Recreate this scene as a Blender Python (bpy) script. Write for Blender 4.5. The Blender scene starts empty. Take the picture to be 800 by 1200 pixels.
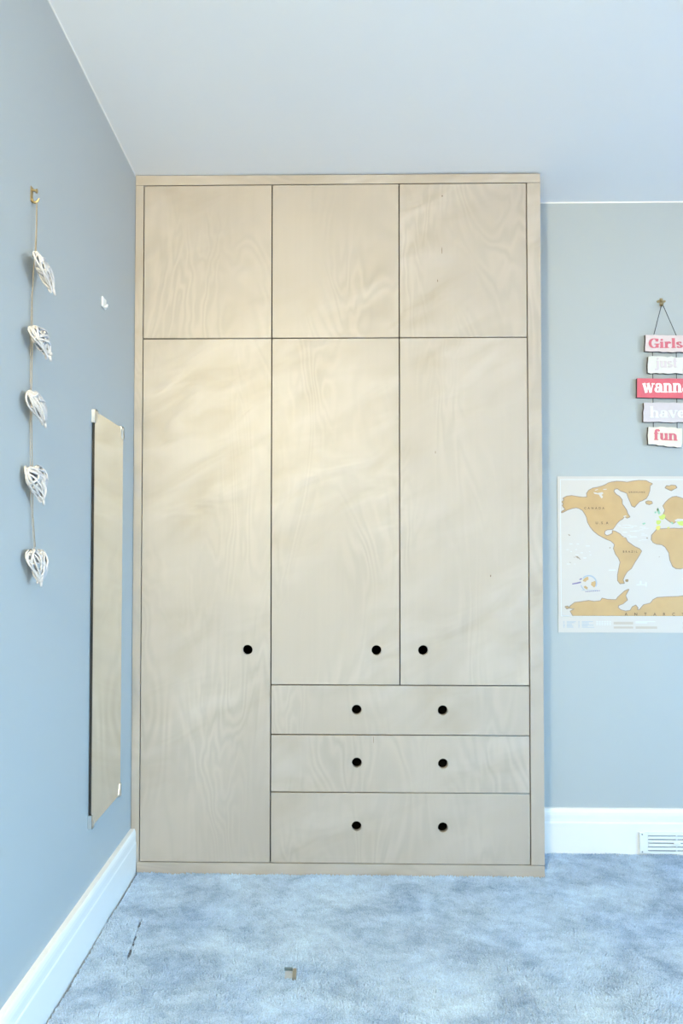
import bpy, bmesh, math, random
import numpy as np
from mathutils import Vector, Matrix, Euler

random.seed(11)
rng = np.random.default_rng(5)
S = bpy.context.scene
COL = S.collection

# ------------------------------------------------------------------ camera
cam_d = bpy.data.cameras.new('camera')
cam = bpy.data.objects.new('camera', cam_d); COL.objects.link(cam)
cam_d.sensor_fit = 'HORIZONTAL'; cam_d.sensor_width = 24.0; cam_d.lens = 24.0     # 24 mm on an upright full frame
cam_d.shift_x = 0.04154; cam_d.shift_y = 0.04132
cam_d.clip_start = 0.05
YAW, PIT, ROL = 0.0174, 0.02458, 0.00132
fw = Vector((-math.sin(YAW)*math.cos(PIT), math.cos(YAW)*math.cos(PIT), math.sin(PIT)))
r0 = Vector((math.cos(YAW), math.sin(YAW), 0)); u0 = r0.cross(fw)
rr = r0*math.cos(ROL) + u0*math.sin(ROL); uu = -r0*math.sin(ROL) + u0*math.cos(ROL)
m3 = Matrix((rr, uu, -fw)).transposed()
cam.matrix_world = Matrix.Translation((0.67379, -2.38126, 1.09579)) @ m3.to_4x4()
S.camera = cam

# ------------------------------------------------------------------ sky outside the window
W = bpy.data.worlds.new('sky'); S.world = W; W.use_nodes = True
nt = W.node_tree; nt.nodes.clear()
tc = nt.nodes.new('ShaderNodeTexCoord'); sx = nt.nodes.new('ShaderNodeSeparateXYZ')
mr = nt.nodes.new('ShaderNodeMapRange'); cr = nt.nodes.new('ShaderNodeValToRGB')
bg = nt.nodes.new('ShaderNodeBackground'); wo = nt.nodes.new('ShaderNodeOutputWorld')
mr.inputs['From Min'].default_value = -1; mr.inputs['From Max'].default_value = 1
nt.links.new(tc.outputs['Generated'], sx.inputs[0]); nt.links.new(sx.outputs['Z'], mr.inputs['Value'])
nt.links.new(mr.outputs[0], cr.inputs[0]); nt.links.new(cr.outputs[0], bg.inputs[0]); nt.links.new(bg.outputs[0], wo.inputs[0])
e = cr.color_ramp.elements
e[0].position = 0.0; e[0].color = (0.44, 0.37, 0.27, 1)          # paved ground and gardens
e[1].position = 1.0; e[1].color = (0.24, 0.58, 1.0, 1)           # zenith
x = e.new(0.47); x.color = (0.46, 0.40, 0.31, 1)
x = e.new(0.53); x.color = (0.45, 0.76, 1.0, 1)
x = e.new(0.70); x.color = (0.28, 0.64, 1.0, 1)
bg.inputs[1].default_value = 37.5

# ------------------------------------------------------------------ view
S.view_settings.view_transform = 'Standard'; S.view_settings.look = 'None'
S.view_settings.gamma = 1.0; S.view_settings.use_curve_mapping = False
S.view_settings.exposure = 0.13
S.cycles.max_bounces = 10; S.cycles.diffuse_bounces = 6

# room: x right, y into the picture, z up; wardrobe front is y = 0
H = 2.45            # ceiling
XR = 6.2           # right wall
YR = -4.5          # rear wall, behind the camera
B = 0.2074          # chimney breast face
WW = 1.4283         # wardrobe width
WY0, WY1, WZ0, WZ1 = -3.80, -1.80, 0.55, 2.20   # window opening in the right wall

# ------------------------------------------------------------------ lights
def area(name, loc, rot, sx_, sy_, power, colour, portal=False, spread=None):
    l = bpy.data.lights.new(name, 'AREA'); l.shape = 'RECTANGLE'; l.size = sx_; l.size_y = sy_
    l.energy = power; l.color = colour
    if portal: l.cycles.is_portal = True
    if spread: l.spread = spread
    o = bpy.data.objects.new(name, l); COL.objects.link(o); o.location = loc; o.rotation_euler = rot
    return o
area('window_portal', (XR+0.06, (WY0+WY1)/2, (WZ0+WZ1)/2), (0, math.radians(90), 0), WZ1-WZ0, WY1-WY0, 1, (1,1,1), portal=True)
LAMP = (0.10, -2.95, 2.16)
WARM_POWER = 235.0
WARM_COLOUR = (1.0, 0.85, 0.52)

# ------------------------------------------------------------------ helpers
def link(name, bm_or_mesh, mats, parent=None, smooth=False):
    org = Vector((0, 0, 0))
    p = parent
    while p is not None:
        org += p.location; p = p.parent
    if isinstance(bm_or_mesh, bmesh.types.BMesh):
        me = bpy.data.meshes.new(name); bmesh.ops.recalc_face_normals(bm_or_mesh, faces=bm_or_mesh.faces)
        bm_or_mesh.to_mesh(me); bm_or_mesh.free()
    else:
        me = bm_or_mesh; me.name = name
    if org.length > 0: me.transform(Matrix.Translation(-org))
    for m in (mats if isinstance(mats, (list, tuple)) else [mats]): me.materials.append(m)
    if smooth:
        me.polygons.foreach_set('use_smooth', [True]*len(me.polygons))
    o = bpy.data.objects.new(name, me); COL.objects.link(o)
    if parent is not None: o.parent = parent
    return o
def thing(name, loc, label, cat, group=None):
    o = bpy.data.objects.new(name, None); COL.objects.link(o); o.location = loc; o.empty_display_size = .05
    o['label'] = label; o['category'] = cat
    if group: o['group'] = group
    return o
def struct(o):
    o['kind'] = 'structure'; return o
def box(bm, x0, x1, y0, y1, z0, z1, bev=0.0, seg=1, mi=0):
    vs = [bm.verts.new(p) for p in ((x0,y0,z0),(x1,y0,z0),(x1,y1,z0),(x0,y1,z0),(x0,y0,z1),(x1,y0,z1),(x1,y1,z1),(x0,y1,z1))]
    fs = [bm.faces.new([vs[i] for i in q]) for q in ((3,2,1,0),(4,5,6,7),(0,1,5,4),(1,2,6,5),(2,3,7,6),(3,0,4,7))]
    for f in fs: f.material_index = mi
    if bev > 0:
        es = list({ed for f in fs for ed in f.edges})
        bmesh.ops.bevel(bm, geom=es, offset=bev, segments=seg, affect='EDGES', profile=0.5)
def BM(*boxes, bev=0.0):
    bm = bmesh.new()
    for b in boxes: box(bm, *b, bev=bev)
    return bm
def tube(bm, pts, r, n=6, mi=0, cap=True):
    pts = [Vector(p) for p in pts]; rings = []
    for i, p in enumerate(pts):
        t = (pts[min(i+1, len(pts)-1)] - pts[max(i-1, 0)]).normalized()
        a = t.cross(Vector((0.31, 0.92, 0.23)))
        if a.length < 0.05: a = t.cross(Vector((1, 0, 0)))
        a.normalize(); b = t.cross(a)
        ri = r[i] if isinstance(r, (list, tuple)) else r
        rings.append([bm.verts.new(p + (a*math.cos(2*math.pi*k/n) + b*math.sin(2*math.pi*k/n))*ri) for k in range(n)])
    for A, C in zip(rings, rings[1:]):
        for k in range(n):
            bm.faces.new((A[k], A[(k+1)%n], C[(k+1)%n], C[k])).material_index = mi
    if cap:
        bm.faces.new(rings[0][::-1]); bm.faces.new(rings[-1])
def prism_xz(bm, poly, y0, y1, mi=0, side_mi=None):      # outline in x,z; front at y0 (towards the camera), back at y1
    f = [bm.verts.new((px, y0, pz)) for px, pz in poly]; b = [bm.verts.new((px, y1, pz)) for px, pz in poly]
    face = bm.faces.new(f); face.material_index = mi
    bm.faces.new(b[::-1]).material_index = mi if side_mi is None else side_mi
    n = len(poly)
    for i in range(n):
        q = bm.faces.new((f[i], f[(i+1)%n], b[(i+1)%n], b[i])); q.material_index = mi if side_mi is None else side_mi
    return face

# ------------------------------------------------------------------ materials
def mat(name, colour, rough=0.6, spec=0.5, metal=0.0):
    m = bpy.data.materials.new(name); m.use_nodes = True
    b = m.node_tree.nodes['Principled BSDF']
    b.inputs['Base Color'].default_value = (*colour, 1); b.inputs['Roughness'].default_value = rough
    b.inputs['Specular IOR Level'].default_value = spec; b.inputs['Metallic'].default_value = metal
    return m
def N(m, t, **kw):
    n = m.node_tree.nodes.new('ShaderNode'+t)
    for k, v in kw.items():
        if hasattr(n, k): setattr(n, k, v)
        else: n.inputs[k].default_value = v
    return n
def L(m, a, b): m.node_tree.links.new(a, b)
def painted(name, colour, rough=0.6, var=0.02, scale=3.0, bump=0.03, bscale=260.0, spec=0.3):
    m = mat(name, colour, rough, spec); b = m.node_tree.nodes['Principled BSDF']
    g = N(m, 'NewGeometry'); n = N(m, 'TexNoise', Scale=scale, Detail=3.0); L(m, g.outputs['Position'], n.inputs['Vector'])
    r = N(m, 'MapRange'); r.inputs['To Min'].default_value = 1-var; r.inputs['To Max'].default_value = 1+var
    L(m, n.outputs['Fac'], r.inputs['Value'])
    mx = N(m, 'VectorMath', operation='SCALE'); mx.inputs[0].default_value = colour; L(m, r.outputs[0], mx.inputs['Scale'])
    L(m, mx.outputs[0], b.inputs['Base Color'])
    if bump:
        n2 = N(m, 'TexNoise', Scale=bscale, Detail=2.0); L(m, g.outputs['Position'], n2.inputs['Vector'])
        bp = N(m, 'Bump', Strength=bump, Distance=0.002); L(m, n2.outputs['Fac'], bp.inputs['Height']); L(m, bp.outputs[0], b.inputs['Normal'])
    return m
def birch(name, horizontal=False, tint=1.0, edge=False):
    m = mat(name, (0.7, 0.6, 0.45), 0.49, 1.0); b = m.node_tree.nodes['Principled BSDF']
    tcn = N(m, 'TexCoord'); oi = N(m, 'ObjectInfo')
    off = N(m, 'VectorMath', operation='SCALE'); off.inputs[0].default_value = (7.3, 3.1, 11.7); L(m, oi.outputs['Random'], off.inputs['Scale'])
    add = N(m, 'VectorMath', operation='ADD'); L(m, tcn.outputs['Object'], add.inputs[0]); L(m, off.outputs[0], add.inputs[1])
    # fine vertical pores
    def mapped(scale, rot=(0, 0, 0)):
        mp = N(m, 'Mapping'); mp.inputs['Scale'].default_value = scale; mp.inputs['Rotation'].default_value = rot
        L(m, add.outputs[0], mp.inputs['Vector']); return mp
    v = (1, 1, 1)
    mp1 = mapped((90, 90, 2.5) if not horizontal else (2.5, 90, 90)); n1 = N(m, 'TexNoise', Scale=1.0, Detail=3.0); L(m, mp1.outputs[0], n1.inputs['Vector'])
    # flat-sawn contour figure: level lines of a smooth tall field
    mp2 = mapped((4.6, 1.0, 1.25) if not horizontal else (1.0, 1.0, 4.6)); n2 = N(m, 'TexNoise', Scale=1.0, Detail=3.0, Roughness=0.45, Distortion=0.7); L(m, mp2.outputs[0], n2.inputs['Vector'])
    k = N(m, 'Math', operation='MULTIPLY'); k.inputs[1].default_value = 105.0; L(m, n2.outputs['Fac'], k.inputs[0])
    sn0 = N(m, 'Math', operation='SINE'); L(m, k.outputs[0], sn0.inputs[0])
    mpa = mapped((2.6, 1, 1.3)); na = N(m, 'TexNoise', Scale=1.7, Detail=2.0); L(m, mpa.outputs[0], na.inputs['Vector'])
    ma = N(m, 'MapRange'); ma.inputs['From Min'].default_value = 0.40; ma.inputs['From Max'].default_value = 0.68; L(m, na.outputs['Fac'], ma.inputs['Value'])
    sn = N(m, 'Math', operation='MULTIPLY'); L(m, sn0.outputs[0], sn.inputs[0]); L(m, ma.outputs[0], sn.inputs[1])
    # ripple figure, slanting up to the right; its sheen is partly painted as colour
    rp = N(m, 'Mapping'); rp.inputs['Rotation'].default_value = (0, math.radians(26), 0); L(m, add.outputs[0], rp.inputs['Vector'])
    rs = N(m, 'Mapping'); rs.inputs['Scale'].default_value = (4.2, 1.0, 10.5); L(m, rp.outputs[0], rs.inputs['Vector'])
    n3 = N(m, 'TexNoise', Scale=1.0, Detail=2.0, Roughness=0.45, Distortion=0.75); L(m, rs.outputs[0], n3.inputs['Vector'])
    # where the ripple is strong
    mk = mapped((1.7, 1, 1.5)); n4 = N(m, 'TexNoise', Scale=1.3, Detail=1.0); L(m, mk.outputs[0], n4.inputs['Vector'])
    mask = N(m, 'MapRange'); mask.inputs['From Min'].default_value = 0.34; mask.inputs['From Max'].default_value = 0.60; L(m, n4.outputs['Fac'], mask.inputs['Value'])
    # soft blotches
    mb = mapped((2.2, 1, 1.2)); n5 = N(m, 'TexNoise', Scale=1.5, Detail=2.0); L(m, mb.outputs[0], n5.inputs['Vector'])
    def term(sock, centre, gain):
        a = N(m, 'Math', operation='SUBTRACT'); L(m, sock, a.inputs[0]); a.inputs[1].default_value = centre
        c = N(m, 'Math', operation='MULTIPLY'); L(m, a.outputs[0], c.inputs[0]); c.inputs[1].default_value = gain
        return c.outputs[0]
    t1 = term(n1.outputs['Fac'], 0.5, 0.05); t2 = term(sn.outputs[0], 0.0, 0.065); t5 = term(n5.outputs['Fac'], 0.5, 0.12)
    t3 = term(n3.outputs['Fac'], 0.5, RIP_COL)
    t3m = N(m, 'Math', operation='MULTIPLY'); L(m, t3, t3m.inputs[0]); L(m, mask.outputs[0], t3m.inputs[1])
    def plus(a_, b_):
        q = N(m, 'Math', operation='ADD'); L(m, a_, q.inputs[0]); L(m, b_, q.inputs[1]); return q.outputs[0]
    tot = plus(plus(t1, t2), plus(t5, t3m.outputs[0]))
    one = N(m, 'Math', operation='ADD'); L(m, tot, one.inputs[0]); one.inputs[1].default_value = 1.0
    mixc = N(m, 'Mix', data_type='RGBA'); L(m, n5.outputs['Fac'], mixc.inputs['Factor'])
    c1 = Vector(WOOD_A)*tint; c2 = Vector(WOOD_B)*tint
    mixc.inputs['A'].default_value = (*c1, 1); mixc.inputs['B'].default_value = (*c2, 1)
    sc = N(m, 'VectorMath', operation='SCALE'); L(m, mixc.outputs['Result'], sc.inputs[0]); L(m, one.outputs[0], sc.inputs['Scale'])
    tan_ = N(m, 'MapRange'); tan_.inputs['From Min'].default_value = -0.10; tan_.inputs['From Max'].default_value = 0.06; tan_.inputs['To Min'].default_value = 0.62; tan_.inputs['To Max'].default_value = 0.0
    L(m, t3m.outputs[0], tan_.inputs['Value'])
    warm = N(m, 'Mix', data_type='RGBA', blend_type='MULTIPLY'); L(m, tan_.outputs[0], warm.inputs['Factor']); L(m, sc.outputs[0], warm.inputs['A']); warm.inputs['B'].default_value = (1.0, 0.94, 0.82, 1)
    L(m, warm.outputs['Result'], b.inputs['Base Color'])
    hm = N(m, 'Math', operation='MULTIPLY'); L(m, n3.outputs['Fac'], hm.inputs[0]); L(m, mask.outputs[0], hm.inputs[1])
    bp = N(m, 'Bump', Strength=RIP_BUMP, Distance=0.0075); L(m, hm.outputs[0], bp.inputs['Height'])
    bp2 = N(m, 'Bump', Strength=0.04, Distance=0.001); L(m, n1.outputs['Fac'], bp2.inputs['Height']); L(m, bp.outputs[0], bp2.inputs['Normal'])
    L(m, bp2.outputs[0], b.inputs['Normal'])
    return m
RIP_COL, RIP_BUMP = 0.40, 0.75
WOOD_A, WOOD_B = (0.390, 0.348, 0.305), (0.444, 0.400, 0.357)

M = {}
M['wall'] = painted('blue_grey_wall_paint', (0.385, 0.426, 0.450), 0.55, 0.015)
M['ceiling'] = painted('white_ceiling_paint', (0.84, 0.835, 0.83), 0.8, 0.01)
M['white'] = painted('white_gloss_paint', (0.77, 0.77, 0.76), 0.25, 0.01, bump=0.01, bscale=60, spec=0.5)
M['wood'] = birch('birch_ply'); M['wood_rail'] = birch('birch_ply_rail', horizontal=True)
M['ply_edge'] = mat('dark_ply_edge', (0.10, 0.065, 0.04), 0.7)
M['carcass'] = mat('carcass_interior_shade', (0.02, 0.018, 0.016), 0.9, 0.1)  # near-black stands in for the shade behind finger holes and door gaps
M['chrome'] = mat('chrome', (0.78, 0.78, 0.77), 0.38, 0.5, 1.0)
M['glass_mirror'] = mat('mirror_silver', (0.90, 0.92, 0.89), 0.015, 0.5, 1.0)
M['mirror_edge'] = mat('black_mirror_edge', (0.02, 0.02, 0.02), 0.4)
M['brass'] = mat('brass', (0.40, 0.32, 0.18), 0.45, 0.5, 1.0)
M['wicker'] = painted('white_washed_wicker', (0.50, 0.49, 0.505), 0.7, 0.10, 90)
M['twine'] = painted('jute_twine', (0.30, 0.26, 0.20), 0.9, 0.2, 200)
M['cord'] = mat('dark_grey_cord', (0.05, 0.05, 0.05), 0.8)
M['plastic'] = mat('white_plastic', (0.74, 0.76, 0.77), 0.35)
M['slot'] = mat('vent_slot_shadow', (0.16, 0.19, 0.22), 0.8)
M['plank_edge'] = painted('dark_worn_plank_edge', (0.11, 0.085, 0.08), 0.8, 0.2, 60)
M['plank_pale_pink'] = painted('pale_pink_distressed_paint', (0.62, 0.54, 0.55), 0.65, 0.10, 60)
M['plank_white'] = painted('white_distressed_paint', (0.66, 0.67, 0.63), 0.65, 0.08, 60)
M['plank_cream'] = painted('cream_distressed_paint', (0.69, 0.67, 0.58), 0.65, 0.08, 60)
M['plank_red'] = painted('raspberry_distressed_paint', (0.60, 0.125, 0.165), 0.65, 0.10, 50)
M['plank_lilac'] = painted('pale_lilac_distressed_paint', (0.56, 0.52, 0.56), 0.65, 0.06, 60)
M['ink_red'] = painted('raspberry_lettering', (0.58, 0.15, 0.20), 0.6, 0.12, 90)
M['ink_white'] = mat('white_lettering', (0.85, 0.83, 0.80), 0.6)
M['ink_blush'] = mat('blush_lettering', (0.60, 0.53, 0.57), 0.6)
M['ink_pale'] = mat('pale_lettering', (0.68, 0.69, 0.68), 0.6)
M['paper'] = painted('map_paper', (0.56, 0.535, 0.515), 0.4, 0.01, 4, bump=0)
M['land'] = painted('gold_scratch_foil', (0.50, 0.345, 0.175), 0.45, 0.16, 12, bump=0.02)
M['coast'] = mat('grey_brown_coast_ink', (0.30, 0.24, 0.19), 0.6)
M['green'] = mat('scratched_green', (0.50, 0.60, 0.14), 0.6); M['yellow'] = mat('scratched_yellow', (0.66, 0.60, 0.14), 0.6)
M['teal'] = mat('scratched_teal', (0.26, 0.50, 0.36), 0.6)
M['ink_dark'] = mat('brown_map_ink', (0.13, 0.09, 0.06), 0.6); M['ink_grey'] = mat('grey_blue_map_ink', (0.34, 0.42, 0.52), 0.6)
M['ink_faint'] = mat('faint_blue_map_ink', (0.62, 0.70, 0.76), 0.6)
M['ink_purple'] = mat('purple_map_ink', (0.20, 0.17, 0.34), 0.6)
M['bar'] = mat('grey_tan_map_bar', (0.48, 0.42, 0.36), 0.6)
M['shade'] = mat('linen_lamp_shade', (0.8, 0.72, 0.58), 0.8)

# carpet: grey-blue velvet pile, colour varies tuft to tuft; brushed-nap shading is painted in as patches
cm = mat('carpet_pile', (0.4, 0.45, 0.5), 0.95, 0.1); M['carpet'] = cm
b = cm.node_tree.nodes['Principled BSDF']
g = N(cm, 'NewGeometry'); n1 = N(cm, 'TexNoise', Scale=22.0, Detail=7.0, Roughness=0.74, Distortion=0.6); n2 = N(cm, 'TexNoise', Scale=330.0, Detail=2.0)
mp = N(cm, 'Mapping'); mp.inputs['Scale'].default_value = (0.9, 1.25, 1); L(cm, g.outputs['Position'], mp.inputs[0])
L(cm, mp.outputs[0], n1.inputs['Vector']); L(cm, g.outputs['Position'], n2.inputs['Vector'])
mx = N(cm, 'Mix', data_type='RGBA'); r1 = N(cm, 'MapRange'); r1.inputs['From Min'].default_value = 0.36; r1.inputs['From Max'].default_value = 0.68
n0 = N(cm, 'TexNoise', Scale=4.5, Detail=3.0, Roughness=0.6, Distortion=0.8); L(cm, mp.outputs[0], n0.inputs['Vector'])
av_ = N(cm, 'Mix', data_type='FLOAT'); av_.inputs['Factor'].default_value = 0.5; L(cm, n0.outputs['Fac'], av_.inputs['A']); L(cm, n1.outputs['Fac'], av_.inputs['B'])
L(cm, av_.outputs['Result'], r1.inputs['Value']); L(cm, r1.outputs[0], mx.inputs['Factor'])
mx.inputs['A'].default_value = (0.22, 0.335, 0.53, 1); mx.inputs['B'].default_value = (0.62, 0.80, 1.0, 1)
r2 = N(cm, 'MapRange'); r2.inputs['To Min'].default_value = 0.50; r2.inputs['To Max'].default_value = 1.45; L(cm, n2.outputs['Fac'], r2.inputs['Value'])
vs = N(cm, 'VectorMath', operation='SCALE'); L(cm, mx.outputs['Result'], vs.inputs[0]); L(cm, r2.outputs[0], vs.inputs['Scale'])
L(cm, vs.outputs[0], b.inputs['Base Color'])
b.inputs['Sheen Weight'].default_value = 0.25

# ------------------------------------------------------------------ room shell
T = 0.12
ALC = 0.62                                                          # back of the alcove the wardrobe fills
floor = struct(link('floor', BM((-T, XR+T, YR-T, ALC+T, -0.106, -0.006), (0.0215, XR-.023, YR, -1.252, -0.006, 0.0005), (2.603, XR-.023, -1.252, B-.0225, -0.006, 0.0005)), M['carpet']))
struct(link('ceiling', BM((-T, XR+T, YR-T, ALC+T, H, H+0.1)), M['ceiling']))
struct(link('wall_left', BM((-T, 0, YR-T, ALC+T, -0.006, H)), M['wall']))
struct(link('wall_right', BM((XR, XR+T, YR-T, WY0, -0.006, H), (XR, XR+T, WY1, ALC+T, -0.006, H), (XR, XR+T, WY0, WY1, -0.006, WZ0), (XR, XR+T, WY0, WY1, WZ1, H)), M['wall']))
struct(link('wall_back', BM((WW+0.0015, XR, B, ALC+T, -0.006, H), (0, WW+0.0015, ALC, ALC+T, -0.006, H)), M['wall']))
struct(link('wall_rear', BM((0, XR, YR-T, YR, -0.006, H)), M['wall']))
# thin white paint line where the ceiling meets the walls
struct(link('trim_1', BM((0.0, 0.0012, YR, 0.0, H-0.0045, H)), M['white']))
struct(link('trim_2', BM((WW+0.004, XR, B-0.0012, B, H-0.0045, H)), M['white']))
# window: white frame, one mullion, panes
fr = bmesh.new(); d0, d1 = XR+0.02, XR+0.10
for q in ((d0, d1, WY0, WY1, WZ0, WZ0+.05), (d0, d1, WY0, WY1, WZ1-.05, WZ1), (d0, d1, WY0, WY0+.05, WZ0, WZ1), (d0, d1, WY1-.05, WY1, WZ0, WZ1), (d0, d1, (WY0+WY1)/2-.025, (WY0+WY1)/2+.025, WZ0, WZ1)):
    box(fr, *q)
win = struct(link('window_1', fr, M['white']))
link('window_sill', BM((XR-.14, XR-.001, WY0-.05, WY1+.05, WZ0-.03, WZ0), bev=.004), M['white'], win)

# skirting boards: moulded profile swept along the wall
def skirting(name, prof, to_pt, n0, n1):
    bm = bmesh.new()
    A = [bm.verts.new(to_pt(n0, d, z)) for d, z in prof]; C = [bm.verts.new(to_pt(n1, d, z)) for d, z in prof]
    for i in range(len(prof)): bm.faces.new((A[i], A[(i+1)%len(prof)], C[(i+1)%len(prof)], C[i]))
    bm.faces.new(A[::-1]); bm.faces.new(C)
    return struct(link(name, bm, M['white']))
def prof(h, t, k=1.0): return [(0, -0.006), (t, -0.006), (t, h*.68), (t-.0010*k, h*.70), (t-.0030*k, h*.72), (t-.0034*k, h*.78), (t-.0030*k, h*.86), (t-.0042*k, h*.92), (t-.008*k, h*.97), (t-.0120*k, h), (0, h)]
skirting('baseboard_left', prof(0.153, 0.021, 0.5), lambda s, d, z: (d, s, z), YR, -0.0015)
skirting('baseboard_back', prof(0.163, 0.022), lambda s, d, z: (s, B-d, z), WW+0.002, XR)
skirting('baseboard_right', prof(0.163, 0.022), lambda s, d, z: (XR-d, s, z), YR, B-0.022)

# carpet pile: leaning tufts over the part of the floor near the wardrobe
def smooth_noise(x, y, scale, seed):
    r = np.random.default_rng(seed); gsz = 64; tab = r.random((gsz, gsz))
    u = x*scale; v = y*scale; iu = np.floor(u).astype(int); iv = np.floor(v).astype(int); fu = u-iu; fv = v-iv
    fu = fu*fu*(3-2*fu); fv = fv*fv*(3-2*fv)
    a = tab[iu % gsz, iv % gsz]; b_ = tab[(iu+1) % gsz, iv % gsz]; c = tab[iu % gsz, (iv+1) % gsz]; d = tab[(iu+1) % gsz, (iv+1) % gsz]
    return (a*(1-fu)+b_*fu)*(1-fv)+(c*(1-fu)+d*fu)*fv
STEP = 0.0037
gx, gy = np.meshgrid(np.arange(0.024, 2.60, STEP), np.arange(-1.25, B-0.024, STEP)); gx = gx.ravel(); gy = gy.ravel()
gx = gx + (rng.random(gx.size)-.5)*STEP*1.1; gy = gy + (rng.random(gy.size)-.5)*STEP*1.1
keep = ~((gx < WW+0.004) & (gy > -0.003)) & (gx > 0.0250) & (gy < B-0.0235)
def seg_dist(ax, ay, bx, by):
    t = np.clip(((gx-ax)*(bx-ax)+(gy-ay)*(by-ay))/((bx-ax)**2+(by-ay)**2), 0, 1)
    return np.hypot(gx-ax-t*(bx-ax), gy-ay-t*(by-ay))
wob = (smooth_noise(gx, gy, 60, 3)-.5)*0.006
keep &= ~(np.abs(seg_dist(0.1207, -0.298, 0.1357, -0.493)+wob) < 0.0036)         # slit in the pile by the left skirting
keep &= ~(seg_dist(0.022, -0.5645, 0.060, -0.566) < 0.0042)                     # short seam at the skirting
gx = gx[keep]; gy = gy[keep]; n = gx.size
lean = 0.0065*(0.6*smooth_noise(gx, gy, 7, 1)+0.4*smooth_noise(gx, gy, 19, 2)) + 0.001
ang = 2*math.pi*(smooth_noise(gx, gy, 3.1, 4)*0.9+smooth_noise(gx, gy, 11, 6)*0.55) + (rng.random(n)-.5)*1.2
ht = 0.0085 + 0.0025*rng.random(n) + 0.0025*(smooth_noise(gx, gy, 14, 9)-.5)
rad = 0.0031
ph = rng.random(n)*2*math.pi
V = np.empty((n, 6, 3), np.float32)
for k in range(3):
    V[:, k, 0] = gx+rad*np.cos(ph+k*2.0944); V[:, k, 1] = gy+rad*np.sin(ph+k*2.0944); V[:, k, 2] = -0.0058
    V[:, k+3, 0] = gx+0.62*rad*np.cos(ph+k*2.0944)+lean*np.cos(ang); V[:, k+3, 1] = gy+0.62*rad*np.sin(ph+k*2.0944)+lean*np.sin(ang)
    V[:, k+3, 2] = -0.0058+ht*(0.86+0.28*rng.random(n))
V[:, :, 0] = np.maximum(V[:, :, 0], 0.0215); V[:, :, 1] = np.where(V[:, :, 0] < WW+.003, np.minimum(V[:, :, 1], -0.0008), np.minimum(V[:, :, 1], B-0.0225))
tri = np.array([[0,1,4],[0,4,3],[1,2,5],[1,5,4],[2,0,3],[2,3,5],[3,4,5]], np.int32)
F = (tri[None]+(np.arange(n, dtype=np.int32)*6)[:, None, None]).reshape(-1, 3)
me = bpy.data.meshes.new('carpet_pile'); me.vertices.add(n*6); me.vertices.foreach_set('co', V.reshape(-1))
me.loops.add(F.size); me.loops.foreach_set('vertex_index', F.reshape(-1)); me.polygons.add(len(F))
me.polygons.foreach_set('loop_start', np.arange(0, F.size, 3, dtype=np.int32)); me.update(calc_edges=True)
M['gap_shade'] = mat('carpet_gap_shade', (0.13, 0.16, 0.21), 0.95)  # dark strips paint the shade down in the slits and skirting gap
link('carpet_gap', BM((0.0212, 0.0285, -1.25, -0.001, -.0062, -.0052)), M['gap_shade'], floor)
for (ax_, ay_), (bx_, by_) in (((0.1207, -0.298), (0.1357, -0.493)), ((0.022, -0.5645), (0.060, -0.566))):
    d_ = Vector((bx_-ax_, by_-ay_, 0)); n_ = Vector((-d_.y, d_.x, 0)).normalized()*.0042; q = bmesh.new()
    c_ = [Vector((ax_, ay_, -.0054))+n_, Vector((bx_, by_, -.0054))+n_, Vector((bx_, by_, -.0054))-n_, Vector((ax_, ay_, -.0054))-n_]
    lo_ = [q.verts.new(p) for p in c_]; hi_ = [q.verts.new(p+Vector((0, 0, .0008))) for p in c_]
    q.faces.new(lo_); q.faces.new(hi_)
    for i in range(4): q.faces.new((lo_[i], lo_[(i+1) % 4], hi_[(i+1) % 4], hi_[i]))
    link('carpet_slit', q, M['gap_shade'], floor)
pile = link('carpet_pile', me, M['carpet'], floor); pile['kind'] = 'stuff'

# ------------------------------------------------------------------ fitted wardrobe
wd = thing('fitted_wardrobe', (WW/2, 0.3, -0.006), 'floor-to-ceiling birch plywood fitted wardrobe with finger-hole doors and drawers', 'wardrobe')
GAP = 0.0020                                                        # half the shadow gap
X1, X2, X3, X4 = 0.031, 0.486, 0.9337, 1.3804
ZB, Z3, Z2, ZD, ZM, ZT = 0.0392, 0.2822, 0.4800, 0.6515, 1.865, 2.4124
DT = 0.018                                                          # board thickness
def panel(name, x0, x1, z0, z1, holes, m):
    cu = bpy.data.curves.new('tmp', 'CURVE'); cu.dimensions = '2D'; cu.fill_mode = 'BOTH'; cu.extrude = DT/2-0.0005; cu.bevel_depth = 0.0005; cu.bevel_resolution = 0; cu.offset = -0.0005
    def spline(pts):
        s = cu.splines.new('POLY'); s.points.add(len(pts)-1); s.use_cyclic_u = True
        for q, (a, c) in zip(s.points, pts): q.co = (a, c, 0, 1)
    spline([(x0+GAP, z0+GAP), (x1-GAP, z0+GAP), (x1-GAP, z1-GAP), (x0+GAP, z1-GAP)])
    for hx, hz in holes: spline([(hx+0.0172*math.cos(2*math.pi*k/32), hz+0.0172*math.sin(2*math.pi*k/32)) for k in range(32)])
    o = bpy.data.objects.new('tmp', cu); me = bpy.data.meshes.new_from_object(o)
    bpy.data.objects.remove(o); bpy.data.curves.remove(cu)
    me.transform(Matrix(((1,0,0,0),(0,0,-1,DT/2),(0,1,0,0),(0,0,0,1))))
    me.materials.clear()
    return link(name, me, m, wd)
panel('door', X1, X2, ZB, ZM, [(0.4047, 0.7724)], M['wood'])
panel('door', X2, X3, ZD, ZM, [(0.8527, 0.7726)], M['wood'])
door_r = panel('door', X3, X4, ZD, ZM, [(1.0143, 0.7732)], M['wood'])
panel('top_door', X1, X2, ZM, ZT, [], M['wood']); panel('top_door', X2, X3, ZM, ZT, [], M['wood']); top_r = panel('top_door', X3, X4, ZM, ZT, [], M['wood'])
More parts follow.
